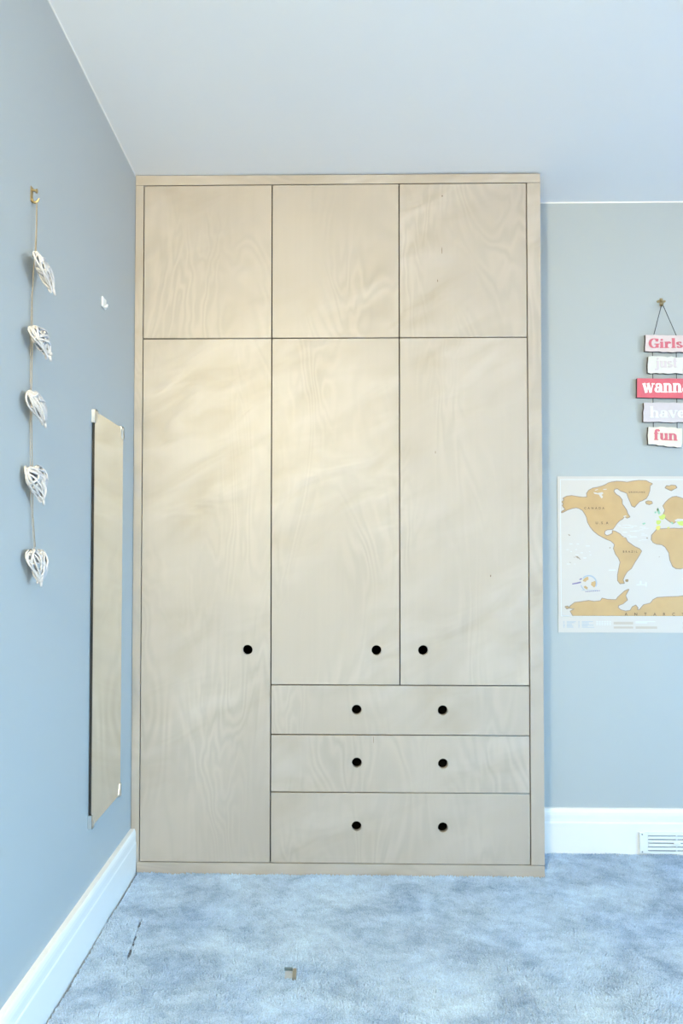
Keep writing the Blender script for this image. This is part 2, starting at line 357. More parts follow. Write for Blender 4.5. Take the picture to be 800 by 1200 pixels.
panel('drawer', X2, X4, Z2, ZD, [(0.7840, 0.5667), (1.0814, 0.5662)], M['wood'])
drawer_m = panel('drawer', X2, X4, Z3, Z2, [(0.7846, 0.3848), (1.0817, 0.3832)], M['wood'])
panel('drawer', X2, X4, ZB, Z3, [(0.7833, 0.1671), (1.0804, 0.1652)], M['wood'])
M['knot'] = mat('brown_pin_knot', (0.16, 0.11, 0.075), 0.6)
KNOTS = [('d', 1.0586, 1.4617, .0022, .010), ('d', 1.2482, 1.031, .0034, .008), ('t', 1.0853, 2.3673, .004, .006), ('t', 1.0835, 2.1732, .002, .026), ('t', 1.0682, 2.0661, .0024, .010), ('m', 0.8421, 0.4640, .0014, .026)]
for own, kx_, kz_, kw_, kh_ in KNOTS:                                # tiny dark pin knots and one hairline check in the veneer
    q = bmesh.new(); prism_xz(q, [(kx_+kw_/2*math.cos(i*math.pi/4), kz_+kh_/2*math.sin(i*math.pi/4)) for i in range(8)], -.00012, .0001)
    link('pin_knot', q, M['knot'], {'d': door_r, 't': top_r, 'm': drawer_m}[own])
link('side_stile', BM((0.0012, X1-GAP*.6, 0, DT, ZB-.0006, ZT+.0006), bev=.0004), M['wood'], wd)
link('side_stile', BM((X4+GAP, WW, 0, DT, ZB+.0006, ZT-.0006), bev=.0004), M['wood'], wd)
tr = bmesh.new()                                                      # the rail is scribed: the gap under the ceiling widens to the right
prism_xz(tr, [(0.0012, ZT+GAP*.7), (WW, ZT+GAP*.7), (WW, H-.0062), (WW*.55, H-.0045), (0.0012, H-.0016)], 0, DT)
link('top_rail', tr, M['wood_rail'], wd)
link('plinth', BM((0.0228, WW, 0, DT, -.0055, ZB-GAP*.7), bev=.0004), M['wood_rail'], wd)
cb = bmesh.new()
for q in ((0.003, 0.019, DT+.001, ALC-.01, -.005, H-.006), (WW-.018, WW, DT, B-.002, -.005, H-.004), (WW-.018, WW-.0015, B-.002, ALC-.01, -.005, H-.004), (0.019, WW-.018, ALC-.02, ALC-.01, -.005, H-.006),
          (0.019, WW-.018, DT+.001, ALC-.02, H-.022, H-.006), (0.019, WW-.018, DT+.001, ALC-.02, -.005, .03)):
    box(cb, *q)
link('carcass', cb, M['wood'], wd)
ib = bmesh.new()
for q in ((X2-.009, X2+.009, DT+.002, ALC-.03, .031, H-.023), (X3-.009, X3+.009, DT+.002, ALC-.03, ZD, H-.023), (.02, WW-.019, DT+.002, ALC-.03, ZM-.009, ZM+.009),
          (X2+.01, WW-.019, DT+.002, ALC-.03, ZD-.009, ZD+.009), (X2+.01, WW-.019, DT+.05, DT+.06, .032, ZD-.01), (.02, X2-.01, DT+.2, DT+.21, .032, ZM-.01), (X2+.01, X3-.01, DT+.2, DT+.21, ZD+.01, ZM-.01), (X3+.01, WW-.019, DT+.2, DT+.21, ZD+.01, ZM-.01)):
    box(ib, *q)
link('divider', ib, M['carcass'], wd)

# ------------------------------------------------------------------ mirror on the left wall
mi = thing('wall_mirror', (0.004, -0.287, 0.325), 'tall frameless mirror with corner clips on the left wall beside the wardrobe', 'mirror')
y0, y1, z0, z1 = -0.4290, -0.1526, 0.3250, 1.5170
gm = bmesh.new(); box(gm, 0.003, 0.009, y0, y1, z0, z1, mi=1)
for f in gm.faces:
    if f.calc_center_median().x > 0.0089: f.material_index = 0
link('mirror_glass', gm, [M['glass_mirror'], M['mirror_edge']], mi)
for yy, zz, sy, sz in ((y0, z1, 1, -1), (y1, z1, -1, -1), (y0, z0, 1, 1), (y1, z0, -1, 1)):
    c = bmesh.new(); s = 0.034
    def tri_plate(x0_, x1_):
        P = [(yy-sy*.002, zz-sz*.002), (yy+sy*s*.75, zz-sz*.002), (yy+sy*.004, zz+sz*s)]
        P = [(yy-sy*.0045, zz-sz*.0045), (yy+sy*s*.6, zz-sz*.0045), (yy+sy*s*.6, zz+sz*.004), (yy+sy*.006, zz+sz*s), (yy-sy*.0045, zz+sz*s)]
        A = [c.verts.new((x0_, p, q)) for p, q in P]; C = [c.verts.new((x1_, p, q)) for p, q in P]
        c.faces.new(A); c.faces.new(C[::-1])
        for i in range(5): c.faces.new((A[i], A[(i+1)%5], C[(i+1)%5], C[i]))
    tri_plate(0.0095, 0.0112)
    ya, yb = sorted((yy-sy*.0046, yy-sy*.0012)); za, zb = sorted((zz-sz*.0025, zz+sz*s)); box(c, 0.0005, 0.0112, ya, yb, za, zb)
    za, zb = sorted((zz-sz*.0046, zz-sz*.0012)); ya, yb = sorted((yy-sy*.0025, yy+sy*s*.6)); box(c, 0.0005, 0.0112, ya, yb, za, zb)
    link('corner_clip', c, M['chrome'], mi)

# ------------------------------------------------------------------ heart garland on the left wall
def disc(bm, c, ax, r, h, n=14, mi=0):                                # short cylinder from c along ax
    ax = Vector(ax).normalized(); tube(bm, [Vector(c), Vector(c)+ax*h], r, n, mi)
hk = thing('picture_hook', (0.0, -0.846, 1.925), 'small brass picture hook holding the heart garland on left wall', 'hook')
pb = bmesh.new(); box(pb, 0.0004, 0.0022, -0.853, -0.841, 1.908, 1.944, bev=.0006); link('back_plate', pb, M['brass'], hk)
nb = bmesh.new(); disc(nb, (0.0, -0.847, 1.937), (1, 0, -.25), .0028, .012); disc(nb, (0.0115, -0.847, 1.934), (1, 0, -.25), .0052, .0018); link('nail', nb, M['brass'], hk)
hb = bmesh.new(); tube(hb, [(0.002, -.846, 1.916), (0.003, -.846, 1.910), (0.008, -.846, 1.9075), (0.014, -.846, 1.910), (0.018, -.846, 1.917)], [.0028, .003, .003, .0028, .002], 8); link('hook_arm', hb, M['brass'], hk)

gl = thing('heart_garland', (0.0, -0.846, 1.03), 'hanging string of five white wicker hearts on twine, left wall', 'garland')
tw = bmesh.new()
hearts = [((0.022, -.862, 1.779), (0.054, -.846, 1.700), 16, .082), ((0.020, -.858, 1.616), (0.045, -.842, 1.548), 4, .082),
          ((0.018, -.866, 1.468), (0.039, -.852, 1.394), 2, .078), ((0.018, -.859, 1.300), (0.034, -.845, 1.219), -6, .080), ((0.022, -.843, 1.112), (0.031, -.846, 1.034), -4, .080)]
cur = [(0.0125, -.8475, 1.9118), (0.012, -.8465, 1.85), (0.011, -.850, 1.782)]
tube(tw, cur, .0011, 5); tube(tw, [(0.0125, -.8445, 1.9118), (0.012, -.843, 1.85), (0.012, -.846, 1.78)], .0011, 5)
tube(tw, [(0.011, -.850, 1.782), (0.008, -.850, 1.745), (0.006, -.849, 1.69), (0.006, -.847, 1.62), (0.006, -.846, 1.56), (0.006, -.848, 1.47), (0.006, -.845, 1.40), (0.006, -.838, 1.30), (0.006, -.834, 1.20), (0.009, -.825, 1.118)], .0010, 5)
tube(tw, [(0.006, -.852, 1.70), (0.005, -.853, 1.60), (0.005, -.852, 1.47), (0.005, -.848, 1.30), (0.006, -.845, 1.22), (0.010, -.832, 1.112)], .0007, 5)
for (a, t, yw, wdt) in hearts: tube(tw, [(0.007, a[1]+.012, a[2]+.002), (a[0]-.006, a[1]+.006, a[2]-.002), (a[0], a[1]+.004, a[2]-.012)], .0013, 5)
link('twine', tw, M['twine'], gl)
def heart_pt(t):
    hx = math.sin(t)**3; hz = (13*math.cos(t)-5*math.cos(2*t)-2*math.cos(3*t)-math.cos(4*t))/17.0
    return hx, hz                                                     # about -1..1 wide, dip at 5/17, tip at -1
for hi, (top, tip, yawd, wdt) in enumerate(hearts):
    rr_ = random.Random(40+hi)
    top = Vector(top); tip = Vector(tip); ay_ = (top-tip); Lh = ay_.length; ay_.normalize()
    nrm = Vector((math.cos(math.radians(yawd)), math.sin(math.radians(yawd)), 0)); nrm = (nrm-ay_*nrm.dot(ay_)).normalized()
    ax_ = ay_.cross(nrm).normalized()
    hz0 = Lh/(1+12/17.0)                                              # lobe tops to tip
    cen = tip+ay_*hz0
    def P(u, v, w): return cen+ax_*(u*wdt/2)+ay_*(v*hz0)+nrm*w
    hbm = bmesh.new()
    for ring in range(4):
        pts = []; k0 = rr_.random()*6
        for k in range(29):
            t = 2*math.pi*k/28; u, v = heart_pt(t); s = 1-.05*ring+.03*math.sin(5*t+k0)
            pts.append(P(u*s, v*s+.02, .0035*math.sin(3*t+k0)+(ring-1.5)*.0030))
        tube(hbm, pts, .0024, 5, cap=False)
    for side in (1, -1):
        for k in range(14):
            t1_ = rr_.uniform(0, 2*math.pi); t2_ = t1_+rr_.uniform(1.7, 4.2)
            a, c = heart_pt(t1_), heart_pt(t2_); bul = rr_.uniform(.009, .015)
            pts = []
            for s in range(8):
                q = s/7; u = a[0]*(1-q)+c[0]*q; v = a[1]*(1-q)+c[1]*q
                u += .12*math.sin(math.pi*q)*rr_.choice((-1, 1))*.4
                pts.append(P(u*.96, v*.96+.02, side*bul*math.sin(math.pi*q)**.7))
            tube(hbm, pts, rr_.uniform(.0021, .0031), 5)
    tube(hbm, [P(0, -.86, 0.002), P(.03, -1.0, .001), P(.05, -1.14, 0)], [.0034, .0032, .0026], 6)
    link('wicker_heart', hbm, M['wicker'], gl, smooth=True)

# white adhesive hook on the left wall
ah = thing('wall_hook', (0.0, -0.342, 1.862), 'tiny white plastic hook stuck on left wall above the mirror', 'hook')
q = bmesh.new(); box(q, 0.0004, 0.0065, -.360, -.326, 1.848, 1.880, bev=.0025); link('back_plate', q, M['plastic'], ah)
q = bmesh.new(); tube(q, [(0.004, -.342, 1.856), (0.009, -.342, 1.8515), (0.013, -.342, 1.8525), (0.0145, -.342, 1.860)], [.003, .0032, .003, .0022], 8); link('hook_arm', q, M['plastic'], ah)

# ------------------------------------------------------------------ hanging sign on the chimney breast
def sx_(px): return 1.9074+(px-764.5)*.00319                          # metres along the wall, from survey units
def sz_(py): return 1.8715-(py-412.0)*.00323
hk2 = thing('picture_hook', (1.9463, B, 2.066), 'small brass picture hook at the top of the hanging word sign', 'hook')
q = bmesh.new(); box(q, 1.9405, 1.9525, B-.0022, B-.0004, 2.048, 2.078, bev=.0006); link('back_plate', q, M['brass'], hk2)
q = bmesh.new()
for dx in (-.0115, .0115):
    disc(q, (1.9463+dx, B-.0006, 2.0655), (0, -1, 0), .0045, .004, 10)
box(q, 1.9345, 1.9585, B-.0030, B-.0006, 2.063, 2.068)
disc(q, (1.9463, B-.002, 2.068), (0, -1, 0), .0042, .007, 10); link('nail', q, M['brass'], hk2)
q = bmesh.new(); tube(q, [(1.9455, B-.002, 2.056), (1.9455, B-.003, 2.050), (1.9455, B-.008, 2.0472), (1.9455, B-.014, 2.050), (1.9455, B-.018, 2.057)], [.0032, .0034, .0034, .0032, .0025], 8); link('hook_arm', q, M['brass'], hk2)

sg = thing('hanging_sign', (1.951, B-.01, 1.51), 'pink and white five-plank wooden word sign hanging by a dark cord', 'sign')
THICK, THIN = .215, .075
def arc(cx_, cz_, rx, rz, a0, a1, n=14): return [(cx_+rx*math.cos(math.radians(a0+(a1-a0)*i/n)), cz_+rz*math.sin(math.radians(a0+(a1-a0)*i/n))) for i in range(n+1)]
def ser(x0_, x1_, z): return ('h', [(x0_, z), (x1_, z)])
GL = {                                                               # strokes of a fat-face serif alphabet: (advance, strokes, dots)
 'i': (.36, [[(.15, .0), (.15, .62)], [(.0, .035), (.32, .035)], [(.02, .585), (.15, .585)]], [(.15, .82, .105)]),
 'r': (.55, [[(.15, .0), (.15, .62)], [(.0, .035), (.34, .035)], [(.02, .585), (.15, .585)], arc(.36, .36, .17, .24, 170, 70)], [(.42, .52, .095)]),
 'l': (.36, [[(.15, .0), (.15, .97)], [(.0, .035), (.32, .035)], [(.02, .935), (.15, .935)]], []),
 's': (.52, [arc(.24, .45, .15, .135, 40, 180, 8)+[(.14, .37), (.34, .26)]+arc(.25, .17, .16, .14, 20, -150, 8)], [(.36, .50, .06), (.10, .12, .06)]),
 'G': (.86, [arc(.42, .48, .32, .45, 62, 322, 22), [(.44, .40), (.84, .40)], [(.66, .40), (.66, .03)], [(.62, .66), (.66, .92)]], []),
 'j': (.36, [[(.17, .62), (.17, -.05)]+arc(.03, -.06, .14, .16, 0, -130, 6), [(.03, .585), (.17, .585)]], [(.17, .82, .105), (-.04, -.14, .07)]),
 'u': (.68, [[(.15, .62), (.15, .17)]+arc(.29, .17, .14, .135, 180, 340, 8), [(.50, .62), (.50, .0)], [(.02, .585), (.15, .585)], [(.37, .585), (.50, .585)], [(.50, .035), (.65, .035)]], []),
 't': (.46, [[(.17, .86), (.17, .16)]+arc(.28, .15, .11, .115, 180, 320, 6), [(.0, .585), (.38, .585)]], []),
 'w': (.92, [[(.10, .62), (.29, .0)], [(.29, .0), (.45, .60)], [(.42, .62), (.62, .0)], [(.62, .0), (.80, .62)], [(.0, .59), (.24, .59)], [(.70, .59), (.92, .59)], [(.34, .59), (.52, .59)]], []),
 'a': (.66, [arc(.25, .19, .16, .155, 60, 390, 14), [(.47, .44), (.47, .04)], arc(.29, .42, .18, .17, 150, 10, 8), [(.47, .035), (.63, .035)]], [(.15, .46, .085)]),
 'n': (.72, [[(.15, .0), (.15, .62)], [(.0, .035), (.31, .035)], [(.02, .585), (.15, .585)], arc(.34, .42, .17, .17, 165, 10, 8)+[(.52, .40), (.52, .0)], [(.38, .035), (.68, .035)]], []),
 'h': (.72, [[(.15, .0), (.15, .97)], [(.0, .035), (.31, .035)], [(.02, .935), (.15, .935)], arc(.34, .42, .17, .17, 165, 10, 8)+[(.52, .40), (.52, .0)], [(.38, .035), (.68, .035)]], []),
 'v': (.66, [[(.11, .62), (.34, .0)], [(.34, .0), (.54, .62)], [(.0, .59), (.26, .59)], [(.43, .59), (.65, .59)]], []),
 'e': (.60, [arc(.29, .31, .20, .285, 5, 318, 20), [(.12, .33), (.48, .33)]], []),
 'f': (.46, [[(.17, .0), (.17, .74)]+arc(.31, .76, .14, .16, 180, 60, 8), [(.02, .035), (.34, .035)], [(.02, .585), (.36, .585)]], [(.39, .83, .085)]),
}
def lettering(bm, word, x0_, x1_, zb, hgt, y_f, slope=0.0):
    """word between x0 and x1 on baseline zb; hgt = height of one unit"""
    tot = sum(GL[c][0] for c in word); kx = (x1_-x0_)/tot; pen = 0.0; y_b = y_f+.0007; nput = [0]
    def put(poly):
        nput[0] += 1; yk = y_f-.00006*(nput[0] % 9)                   # strokes lie a hair apart so that none share a plane
        A = [bm.verts.new((x0_+a*kx, yk, zb+c*hgt+slope*a*kx)) for a, c in poly]
        bm.faces.new(A)
        C = [bm.verts.new((v.co.x, y_b, v.co.z)) for v in A]
        for i in range(len(A)): bm.faces.new((A[i], A[(i+1)%len(A)], C[(i+1)%len(A)], C[i]))
    for c in word:
        adv, strokes, dots = GL[c]
        for st in strokes:
            for (xa, za), (xb, zb_) in zip(st, st[1:]):
                dx, dz = xb-xa, zb_-za; ln = math.hypot(dx, dz)
                if ln < 1e-5: continue
                vert = abs(dz)/ln
                w = THIN+(THICK-THIN)*vert**1.6
                if c in 'wv' and dx*dz > 0: w = THIN*1.15
                ex, ez = dx/ln*.012, dz/ln*.012; nx_, nz_ = -dz/ln*w/2, dx/ln*w/2
                put([(pen+xa-ex+nx_, za-ez+nz_), (pen+xa-ex-nx_, za-ez-nz_), (pen+xb+ex-nx_, zb_+ez-nz_), (pen+xb+ex+nx_, zb_+ez+nz_)])
        for dx, dz, r in dots:
            put([(pen+dx+r*math.cos(i*math.pi/5), dz+r*math.sin(i*math.pi/5)) for i in range(10)])
        pen += adv
FY, BY = B-.0140, B-.0030
def plank(corners, m, seed, rough=.0016):
    r = random.Random(seed); pts = []
    for i in range(4):
        (xa, za), (xb, zb) = corners[i], corners[(i+1)%4]; n_ = 9 if i%2 == 0 else 4
        for k in range(n_):
            t = k/n_; j = rough if k else rough*.6
            pts.append((xa+(xb-xa)*t+r.uniform(-j, j), za+(zb-za)*t+r.uniform(-j, j)))
    bm = bmesh.new(); f = prism_xz(bm, pts, FY, BY, 0, 1)
    res = bmesh.ops.inset_region(bm, faces=[f], thickness=.0012, depth=0.0006, use_even_offset=False)
    for q in res['faces']: q.material_index = 1
    return link('plank', bm, [m, M['plank_edge']], sg)
def pc(*c): return [(sx_(a), sz_(b_)) for a, b_ in c]
def word_on(pl, word, a, b_, base, unit, m, slope=0.0):
    bm = bmesh.new(); lettering(bm, word, sx_(a), sx_(b_), sz_(base), unit*.00323, FY-.0009, slope)
    link('lettering', bm, m, pl)
p1 = plank(pc((755.5, 411.8), (802.5, 413.2), (802.5, 393.2), (755.8, 392.6)), M['plank_pale_pink'], 1)
word_on(p1, 'Girls', 759.6, 799.6, 408.0, 11.6, M['ink_red'])
p2 = plank(pc((758.0, 437.3), (799.5, 438.3), (799.8, 418.8), (758.6, 418.0)), M['plank_white'], 2, .0024)
word_on(p2, 'just', 767.8, 793.6, 431.0, 12.6, M['ink_blush'])
p3 = plank(pc((745.3, 466.0), (812.0, 467.3), (812.0, 444.4), (745.8, 443.4)), M['plank_red'], 3, .0008)
word_on(p3, 'wanna', 751.8, 808.2, 460.2, 17.2, M['ink_white'])
p4 = plank(pc((752.6, 494.2), (805.0, 495.4), (805.0, 472.2), (753.4, 472.0)), M['plank_lilac'], 4, .0018)
word_on(p4, 'have', 759.8, 802.0, 489.6, 13.6, M['ink_pale'])
p5 = plank(pc((757.8, 521.0), (796.6, 524.4), (797.8, 502.2), (758.6, 500.0)), M['plank_cream'], 5, .0026)
word_on(p5, 'fun', 764.4, 792.4, 515.6, 13.2, M['ink_red'], -.035)
cb = bmesh.new(); yc = (FY+BY)/2
hkp = (1.9455, B-.0105, 2.0508)
tube(cb, [(sx_(766.3), yc, sz_(393.2)), (hkp[0]-.003, hkp[1], hkp[2]-.003), (hkp[0], hkp[1], hkp[2]+.0005), (hkp[0]+.003, hkp[1], hkp[2]-.002), (sx_(793.2), yc, sz_(393.6))], .0012, 5)
link('cord', cb, M['cord'], sg)
for a, b_ in ((411.5, 419), (437.0, 444.5), (466.0, 473), (494.0, 502)):
    for cx_ in (764.8, 792.6):
        cb = bmesh.new(); tube(cb, [(sx_(cx_), yc, sz_(a)), (sx_(cx_), yc, sz_(b_))], .0014, 5); link('cord_link', cb, M['cord'], sg)

# ------------------------------------------------------------------ scratch map poster on the chimney breast
PX0, PX1, PZ0, PZ1 = 1.5505, 2.3755, 0.8138, 1.4012
PY = B-.0022
mp_ = thing('map_poster', (PX0+.41, B, PZ0), 'large white world map poster with gold land, below the hanging sign', 'poster')
sheet = bmesh.new(); nxx, nzz = 24, 16
gridv = [[sheet.verts.new((PX0+(PX1-PX0)*i/nxx, B-.0008-.0010*(.5+.5*math.sin(i*.7+j*.35))*0, PZ0+(PZ1-PZ0)*j/nzz)) for i in range(nxx+1)] for j in range(nzz+1)]
for j in range(nzz):
    for i in range(nxx): sheet.faces.new((gridv[j][i], gridv[j][i+1], gridv[j+1][i+1], gridv[j+1][i]))
res = bmesh.ops.extrude_face_region(sheet, geom=sheet.faces[:]); bmesh.ops.translate(sheet, verts=[v for v in res['geom'] if isinstance(v, bmesh.types.BMVert)], vec=(0, -.0012, 0))
link('paper_sheet', sheet, M['paper'], mp_)
def mu(a): return 1.5505+(640+a/5.0-652.9)*.003205                    # sheet coordinates of the print, metres
def mv(b_): return 1.4012-(550+b_/5.0-558.3)*.003212
def printed(name, polys, m, lift=.0003, jag=0.0, seed=3, joined=False):
    r = random.Random(seed)
    for group_ in ([polys] if joined else [[p] for p in polys]):
        bm = bmesh.new()
        for poly in group_:
            pts = []
            for i, (a, b_) in enumerate(poly):
                c, d = poly[(i+1) % len(poly)]; pts.append((a, b_))
                if jag:
                    ln = math.hypot(c-a, d-b_)
                    for k in range(1, int(ln//7)+1):
                        t = k/(int(ln//7)+1); pts.append((a+(c-a)*t+r.uniform(-jag, jag), b_+(d-b_)*t+r.uniform(-jag, jag)))
            cu = bpy.data.curves.new('tmp', 'CURVE'); cu.dimensions = '2D'; cu.fill_mode = 'BOTH'
            sp = cu.splines.new('POLY'); sp.points.add(len(pts)-1); sp.use_cyclic_u = True
            for q_, (a, b_) in zip(sp.points, pts): q_.co = (a/100, -b_/100, 0, 1)
            oc = bpy.data.objects.new('tmp', cu); mc = bpy.data.meshes.new_from_object(oc); bpy.data.objects.remove(oc); bpy.data.curves.remove(cu)
            vv = [bm.verts.new((mu(v.co.x*100), PY+.0002-lift, mv(-v.co.y*100))) for v in mc.vertices]
            for p_ in mc.polygons: bm.faces.new([vv[i] for i in p_.vertices])
            bpy.data.meshes.remove(mc)
        for f in bm.faces:
            f.normal_update()
            if f.normal.y > 0: f.normal_flip()
        me = bpy.data.meshes.new(name); bm.to_mesh(me); bm.free()
        o = link(name, me, m, mp_)
        if joined: o['kind'] = 'stuff'
NA = [(92,192),(104,180),(98,171),(118,160),(146,156),(182,162),(215,166),(238,164),(236,142),(248,124),(272,112),(300,107),(322,101),(345,92),(362,82),(384,76),(412,72),(445,74),(470,78),(500,72),(540,66),(582,68),(600,79),(617,85),(604,96),(601,125),(592,152),(581,170),(562,181),(542,188),(526,205),(513,221),(498,214),(490,192),(478,165),(470,140),(455,133),(436,127),(415,112),(396,116),(392,132),(408,150),(425,160),(440,180),(440,205),(452,220),(465,240),(472,262),(484,279),(470,285),(455,276),(441,291),(425,300),(408,317),(396,335),(385,350),(372,352),(352,354),(338,362),(335,380),(350,391),(368,386),(384,376),(384,362),(400,366),(425,380),(440,395),(460,405),(470,425),(490,440),(510,455),(538,467),(550,480),(530,515),(510,545),(490,580),(465,600),(450,625),(440,648),(448,667),(425,669),(412,652),(412,620),(420,580),(428,545),(418,520),(400,495),(390,465),(396,440),(375,420),(350,410),(330,400),(300,383),(275,362),(255,338),(240,310),(234,280),(222,258),(210,240),(190,228),(172,224),(150,228),(120,238),(98,250),(88,254),(90,248),(112,236),(100,222),(94,212),(100,204)]
AF = [(640,356),(660,352),(700,350),(740,348),(775,350),(800,347),(860,352),(905,372),(930,400),(965,420),(940,455),(905,500),(880,540),(850,560),(800,575),(775,582),(750,580),(732,568),(716,530),(712,490),(690,455),(670,441),(640,438),(620,428),(610,412),(612,388)]
EU = [(680,215),(694,196),(712,178),(735,164),(757,161),(780,168),(810,180),(850,170),(900,150),(980,130),(1060,118),(1150,125),(1230,140),(1255,165),(1220,200),(1190,230),(1200,270),(1180,310),(1150,345),(1120,385),(1090,420),(1070,405),(1050,375),(1020,380),(1005,420),(985,400),(965,360),(930,345),(890,330),(860,310),(830,300),(800,292),(775,296),(755,305),(735,318),(712,302),(694,288),(682,262),(692,240)]
AN = [(135,802),(160,782),(200,777),(240,771),(275,776),(310,772),(320,757),(350,764),(400,766),(412,750),(436,728),(452,714),(474,704),(464,722),(454,740),(465,765),(440,786),(414,796),(410,810),(425,824),(455,832),(482,828),(496,806),(514,797),(526,812),(520,824),(535,824),(560,795),(600,785),(616,765),(640,752),(700,748),(760,746),(800,740),(900,736),(1050,742),(1150,748),(1200,770),(1230,810),(1240,858),(150,858),(135,832),(160,818),(128,812)]
AU = [(1080,520),(1120,490),(1160,480),(1200,500),(1215,540),(1190,575),(1150,570),(1110,575),(1085,560)]
def coast_ribbon(polys, m, half=4.2):                                 # printed shoreline: a narrow band along each outline
    for poly in polys:
        bm = bmesh.new(); n_ = len(poly)
        for i in range(n_):
            (xa, ya), (xb, yb) = poly[i], poly[(i+1) % n_]; ln = math.hypot(xb-xa, yb-ya)
            if ln < .01: continue
            dx, dy = (xb-xa)/ln, (yb-ya)/ln; ex, ey = dx*half*.5, dy*half*.5; px_, py_ = -dy*half, dx*half
            q = [(xa-ex+px_, ya-ey+py_), (xb+ex+px_, yb+ey+py_), (xb+ex-px_, yb+ey-py_), (xa-ex-px_, ya-ey-py_)]
            f = bm.faces.new([bm.verts.new((mu(a_), PY, mv(b_))) for a_, b_ in q]); f.normal_update()
            if f.normal.y > 0: f.normal_flip()
        me = bpy.data.meshes.new('coastline'); bm.to_mesh(me); bm.free()
        link('coastline', me, m, mp_)['kind'] = 'stuff'
lands = [NA, AF, EU, AN, AU, [(694,108),(702,98),(716,101),(728,95),(752,97),(759,107),(742,116),(728,124),(712,118)], [(579,192),(592,187),(612,190),(616,199),(600,206),(584,202)], [(105,806),(118,804),(128,812),(114,816)],[(458,650),(470,648),(468,656),(460,656)]]
coast_ribbon(lands, M['coast'])
printed('land', lands, M['land'], .0004, 0.9)
printed('inlet', [[(272,134),(300,140),(325,134),(332,142),(322,150),(330,162),(322,172),(312,160),(306,148),(280,144)], [(300,96),(318,94),(316,99),(302,101)], [(330,116),(352,114),(350,120),(334,121)], [(282,120),(300,116),(302,121),(284,125)], [(446,276),(462,270),(468,275),(452,282)]], M['paper'], .0006, .8)
printed('scratched_country', [[(652,276),(668,272),(678,262),(692,270),(688,288),(674,298),(660,292)], [(640,300),(656,298),(667,304),(660,322),(646,326),(638,316)], [(756,308),(780,304),(800,302),(830,306),(830,326),(800,332),(770,328)], [(642,234),(648,228),(652,240),(644,246)]], M['green'], .0006, .8)
printed('scratched_country', [[(638,336),(652,330),(664,336),(658,352),(646,358),(636,350)], [(700,340),(716,338),(714,348),(702,348)]], M['yellow'], .0006, .8)
printed('scratched_country', [[(644,232),(650,226),(656,238),(664,258),(652,266),(646,254)], [(628,250),(638,246),(640,256),(630,260)], [(722,308),(734,310),(738,322),(728,322)], [(556,318),(572,312),(576,320),(562,326)]], M['teal'], .0006, .8)
printed('sea_inlet', [[(745,298),(765,290),(800,292),(800,301),(775,302),(752,308)], [(684,304),(716,312),(738,326),(756,330),(800,334),(800,345),(760,342),(735,338),(716,330),(690,322),(672,316)]], M['paper'], .0005, .6)
def rect(x0_, x1_, y0_, y1_): return [(x0_, y0_), (x1_, y0_), (x1_, y1_), (x0_, y1_)]
MW = 640+0
printed('legend_bar', [rect(385,498,893,908), rect(385,498,920,932), rect(512,637,919,933), rect(785,900,893,908), rect(785,900,919,933), rect(915,1030,893,908)], M['bar'])
legend = []
rl = random.Random(8)
for bx0, bx1 in ((92,170), (180,276)):
    for k in range(6):
        yy = 891+k*6.6; legend.append(rect(bx0, bx0+rl.uniform(6, 10), yy, yy+3)); legend.append(rect(bx0+20, bx0+20+rl.uniform(.4, .95)*(bx1-bx0-20), yy, yy+3))
printed('legend_text', legend, M['ink_grey'], joined=True)
faint = [rect(x_, x_+9, 890+k*9, 893+k*9) for k in range(3) for x_ in range(285, 372, 15)] + [rect(512, 625, 890, 893), rect(512, 580, 897, 900)]
for k in range(26):
    xx = rl.uniform(405, 560); yy = rl.uniform(325, 430); faint.append(rect(xx, xx+rl.uniform(10, 45), yy, yy+1.5))
for k in range(14):
    xx = rl.uniform(110, 250); yy = rl.uniform(420, 560); faint.append(rect(xx, xx+rl.uniform(6, 26), yy, yy+2))
faint += [rect(80, 1420, 59, 61.5), rect(80, 82.5, 59, 862), rect(80, 1420, 860, 862), rect(360,400,590,593), rect(540,548,655,672), rect(572,578,662,686), rect(520,570,675,678), rect(84,126,858,862), rect(784,800,640,643)]
printed('faint_line', faint, M['ink_faint'], joined=True)
printed('small_island', [[(122,380),(138,386),(132,392)], [(164,510),(178,510),(192,522),(180,524)], [(152,514),(166,516),(162,519)], [(186,520),(198,528),(190,530)], [(364,458),(372,458),(370,464),(364,464)], [(580,400),(588,400),(588,408),(580,406)], [(130,545),(140,546),(136,551)], [(650,512),(656,512),(654,518)]], M['coast'])
# the small round emblem with a pointer in the lower left of the print
def annulus(cx_, cy_, ri, ro, a0, a1, n_=16): return [(cx_+ro*math.cos(math.radians(a0+(a1-a0)*i/n_)), cy_-ro*math.sin(math.radians(a0+(a1-a0)*i/n_))) for i in range(n_+1)]+[(cx_+ri*math.cos(math.radians(a1+(a0-a1)*i/n_)), cy_-ri*math.sin(math.radians(a1+(a0-a1)*i/n_))) for i in range(n_+1)]
printed('emblem_ring', [annulus(243, 668, 40, 48, -25, 140), annulus(243, 668, 44, 50, 195, 235, 6), rect(200, 292, 708, 711)], M['ink_grey'], .0006)
printed('emblem_patch', [annulus(243, 668, 20, 38, 95, 160, 8), annulus(243, 668, 14, 40, -40, 20, 8), annulus(243, 668, 24, 38, 215, 255, 6)], M['land'], .0007)
printed('emblem_pointer', [[(144,670),(172,664),(196,658),(198,666),(174,672),(147,676)], [(186,646),(200,637),(204,644),(192,650)]], M['ink_purple'], .0007)
printed('emblem_caption', [rect(222+i*11, 230+i*11, 716-i*.9, 720-i*.9) for i in range(8)], M['ink_purple'], .0006, joined=True)
